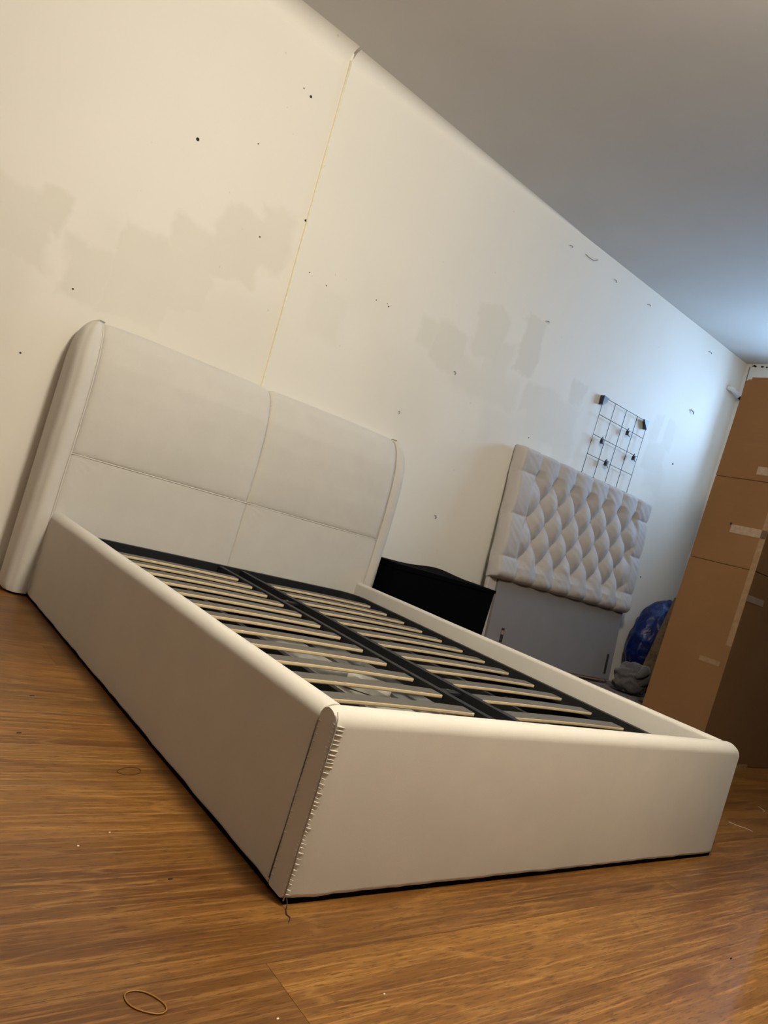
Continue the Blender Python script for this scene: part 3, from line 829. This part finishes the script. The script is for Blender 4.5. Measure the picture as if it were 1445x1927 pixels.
for (x, z) in ((3.613, 1.835), (3.366, 1.694), (3.765, 1.692), (3.478, 1.566)):
    bm = bevbox(x - .008, gy - .022, z - .022, x + .008, gy + .006, z + .010, .003, 1); box(bm, x - .014, gy - .016, z + .004, x + .014, gy - .004, z + .016)
    tube(bm, [(x - .012, gy - .012, z + .012), (x - .018, gy - .02, z + .024)], .003, 5); tube(bm, [(x + .010, gy - .012, z - .018), (x + .018, gy - .018, z - .030)], .003, 5)
    obj('clip', bm, M['bracket'], WG)

# ------------------------------------------------------------------ black box between the headboards
bb = tag(empty('storage_box', (1.752, -.080, 0)), 'black fabric storage box with a slightly bulging lid between the two headboards', 'box')
bm = bevbox(0, 0, 0, .823, .205, .488, .006, 2)
obj('body', bm, M['black_box'], bb)
def lid(u, v):
    x = .829 * u - .003; y = -.004 + .212 * v
    z = .513 - .010 * u + .026 * math.exp(-((u - .60) / .22) ** 2) * (v ** .7)
    return (x, y, z)
bm, V = grid(30, 10, lid); skirt(bm, V, lambda c: Vector((c.x, c.y, .484)))
auto(obj('lid', bm, M['black_box'], bb), 40)

# ------------------------------------------------------------------ tall carton
ct = tag(empty('tall_carton', (2.895, 0, 0)), 'tall brown cardboard carton standing on end, right of the bed', 'carton')
CY0, CY1, CH, CL = -1.376, -1.018, 2.035, 1.70
def lean(z): return .033 * z
bm = bmesh.new(); loops = []
zlev = [0, .004, .5, 1.014, 1.0175, 1.021, 1.476, 1.4795, 1.483, CH - .012, CH]
for z in zlev:
    ins = .0045 if abs(z - 1.0175) < .001 or abs(z - 1.4795) < .001 else (.003 if z in (0, CH) else 0)
    y1 = CY1 - (0.010 if z > CH - .004 else 0)
    lp = [(lean(z) + ins, CY0 + ins), (lean(z) + ins, (CY0 + y1) / 2 + .1), (lean(z) + ins, y1 - ins), (lean(z) + CL, y1 - ins), (lean(z) + CL, CY0 + ins)]
    loops.append([(a, b_, z) for a, b_ in lp])
obj('body', loft(loops, bm=bm), M['card'], ct)
bm = bmesh.new(); box(bm, lean(CH) + .002, CY0 + .004, CH, lean(CH) + CL - .01, CY1 - .028, CH + .012); obj('top_flap', bm, M['card'], ct)
def tape(y0, y1, z0, z1, x0=None, side=False, mat='tape_pale'):
    bm = bmesh.new()
    if not side:
        vs_ = []
        for (y, z) in ((y0, z0), (y1, z0), (y1, z1), (y0, z1)): vs_.append(((lean(z) - .0016), y, z))
        A = [bm.verts.new(p) for p in vs_]; B = [bm.verts.new((p[0] + .0014, p[1], p[2])) for p in vs_]
        bm.faces.new(A); bm.faces.new(B)
        for k in range(4): bm.faces.new((A[k], A[(k + 1) % 4], B[(k + 1) % 4], B[k]))
    else: box(bm, y0, CY0 - .0016, z0, y1, CY0 - .0002, z1)
    obj('tape', bm, M[mat], ct)
tape(CY0 + .002, -1.228, 1.515, 1.558); tape(CY0 + .002, -1.186, 1.188, 1.232)
tape(CY0 + .001, CY0 + .030, .62, 1.42, mat='tape'); 
tape(.02, .22, .862, .895, side=True)
tape(-1.345, -1.235, .505, .530, mat='tape')
bm = bmesh.new(); tube(bm, [(lean(1.2) - .0022, -1.182, 1.235), (lean(1.2) + .004, -1.182, 1.235)], .006, 10); obj('punched_hole', bm, M['hole'], ct)
bm = bmesh.new()
for k in range(14):
    x = .45 + .16 * random.random(); box(bm, x, CY0 - .004 - .01 * random.random(), 0, x + .012, CY0 - .0005, .006 + .014 * random.random())
tag(obj('frayed_edge', bm, M['tape'], ct), kind='stuff')

# ------------------------------------------------------------------ heap in the far corner
def blob(name, loc, rx, ry, rz, amp, freq, mat, seed, parent=None, sub=5, ridge=False, flat=0.0, shape=None, folds=0):
    bm = bmesh.new(); bmesh.ops.create_icosphere(bm, subdivisions=sub, radius=1.0)
    for v in bm.verts:
        n_ = v.co.normalized(); p = n_ * freq + Vector((seed, seed * 2.1, -seed))
        d = noise.fractal(p, 1.0, 2.0, 4)
        if ridge: d = (1 - abs(noise.noise(p)) * 2) * .6 + (1 - abs(noise.noise(p * 2.3)) * 2) * .35 + noise.noise(p * 6) * .12
        if folds: d = .55 * math.sin(folds * n_.z + 3.5 * noise.noise(p) + 2.5 * n_.x + 2 * n_.y) + .45 * d
        s = 1 + amp * d
        co = Vector((n_.x * rx, n_.y * ry, n_.z * rz)) * s
        if shape: co = shape(co)
        if co.z < flat: co.z = flat
        v.co = co
    o = obj(name, bm, mat, parent, True); o.location = loc; return o
# brown rug lying folded on the floor
def rugf(u, v):
    x = 3.25 + 1.58 * u; y = -.78 + .84 * v
    return (x, y - .0, .046 + .007 * noise.noise(Vector((x * 7, y * 7, 0))) + .006 * noise.noise(Vector((x * 19, y * 19, 4))) - .038 * max(0, 1 - u / .06) ** 2 - .038 * max(0, 1 - v / .08) ** 2)
bm, V = grid(90, 60, rugf); skirt(bm, V, lambda c: Vector((c.x, c.y, 0)))
tag(auto(obj('folded_rug', bm, M['rug']), 60), 'dark brown folded rug lying on the floor under the tufted headboard', 'rug')
def bagshape(co):
    co.z += .05 * co.x; 
    if co.z < -.1: co.x *= 1 - .25 * min(1, (-.1 - co.z) / .3)
    return co
bg_ = blob('blue_bag', (4.545, -.085, .408), .30, .165, .345, .11, 1.9, M['blue'], 4.2, ridge=True, flat=-.34, shape=bagshape)
tag(bg_, 'crinkled blue plastic bag stuffed in the far corner beside the tall carton', 'bag')
bk = blob('grey_blanket', (3.995, -.275, .15), .15, .10, .115, .16, 2.2, M['blanket'], 1.3, ridge=True, flat=-.085, folds=9)
tag(bk, 'grey crumpled blanket bunched at the foot of the tufted headboard', 'blanket')
for (dx, dz, s_) in ((.0, .04, .10), (.05, -.02, .12)):
    bm = bmesh.new(); pp = [(-.10 + .03 * k, -.09 - .02 * math.sin(k), dz + s_ * .6 * math.sin(k / 6 * PI)) for k in range(7)]
    tube(bm, [(a + dx, b_, c_) for a, b_, c_ in pp], [.012, .026, .032, .034, .030, .024, .010], 10); obj('fold', bm, M['blanket'], bk, True)
# pale cardboard sheet standing beside the carton, left edge sloping
bm = bmesh.new()
q = [(-.195, .075), (-.70, .075), (-.70, .80), (-.31, .80)]
A = [bm.verts.new((4.18, a, z)) for a, z in q]; B = [bm.verts.new((4.188, a, z)) for a, z in q]
bm.faces.new(A); bm.faces.new(B)
for k in range(4): bm.faces.new((A[k], A[(k + 1) % 4], B[(k + 1) % 4], B[k]))
tag(obj('cardboard_sheet', bm, M['card_pale']), 'pale worn cardboard sheet with a sloping edge standing behind the tall carton', 'cardboard')
sb = tag(empty('small_carton', (3.99, -.60, .066)), 'small torn cardboard carton on the rug between grey blanket and tall carton', 'carton')
bm = bmesh.new()
box(bm, 0, 0, 0, .19, .155, .006); box(bm, 0, 0, .006, .005, .155, .125); box(bm, .185, 0, .006, .19, .155, .12); box(bm, .005, 0, .006, .185, .005, .12); box(bm, .005, .15, .006, .185, .155, .12)
obj('body', bm, M['card_pale'], sb)
bm = bmesh.new(); A = [bm.verts.new(p) for p in ((-.002, .0, .012), (-.002, .155, .016), (-.11, .175, .002), (-.11, -.02, .002))]; B = [bm.verts.new(v.co + Vector((0, 0, -.004))) for v in A]
bm.faces.new(A); bm.faces.new(B)
for k in range(4): bm.faces.new((A[k], A[(k + 1) % 4], B[(k + 1) % 4], B[k]))
obj('flap', bm, M['card_pale'], sb)

# ------------------------------------------------------------------ small things on the floor
def ring_thing(name, x, y, r1, r2, rot, wire, mat, label, cat, zc=.0012):
    bm = bmesh.new()
    pts = [(r1 * math.cos(a) * (1 + .05 * math.sin(3 * a)), r2 * math.sin(a), zc) for a in [k / 40 * 2 * PI for k in range(40)]]
    tube(bm, pts, wire, 6, closed=True); o = tag(obj(name, bm, mat, None, True), label, cat); o.location = (x, y, 0); o.rotation_euler = (0, 0, rot)
ring_thing('rubber_band', -.316, -2.253, .017, .030, .75, .0011, M['band'], 'amber rubber band lying on the floor planks in the foreground', 'rubber band')
ring_thing('thin_loop', -.101, -1.558, .030, .017, .3, .0006, M['thread'], 'thin dark loop of thread lying on the floor planks beside the left side rail', 'thread loop')
bm = bmesh.new()
for (x, y) in ((-.43, -1.55), (-.23, -1.819), (-.36, -1.30), (-.15, -2.33), (.05, -2.33), (-.30, -1.86), (.45, -2.55), (.3, -2.47)):
    box(bm, x, y, 0, x + .0035, y + .002, .0018)
tag(obj('crumbs', bm, M['crumb']), 'tiny pale crumbs scattered on the floor planks left of the bed', 'debris', kind='stuff')
bm = bmesh.new()
for (x, y, s_) in ((-.218, -1.123, .006), (-.17, -1.98, .004), (-.35, -1.36, .006), (-.30, -1.37, .005), (1.0, -2.45, .004)):
    tube(bm, [(x - s_, y, .001), (x + s_, y + .001, .001)], .0014, 5)
tag(obj('dark_specks', bm, M['thread']), 'tiny dark flecks on the floor planks beside the bed', 'debris', kind='stuff')
def hair(x, y, pts, label):
    bm = bmesh.new(); tube(bm, [(a, b_, .0012) for a, b_ in pts], .0007, 5); o = tag(obj('fibre', bm, M['crumb'], None, True), label, 'fibre'); o.location = (x, y, 0)
hair(2.16, -1.90, [(0, 0), (.01, -.03), (.035, -.05), (.04, -.075)], 'pale curved fibre on the dark floor beside the footboard right end')
hair(2.62, -1.84, [(0, 0), (.03, .01), (.05, .045)], 'short pale fibre on the dark floor nearest the tall carton')
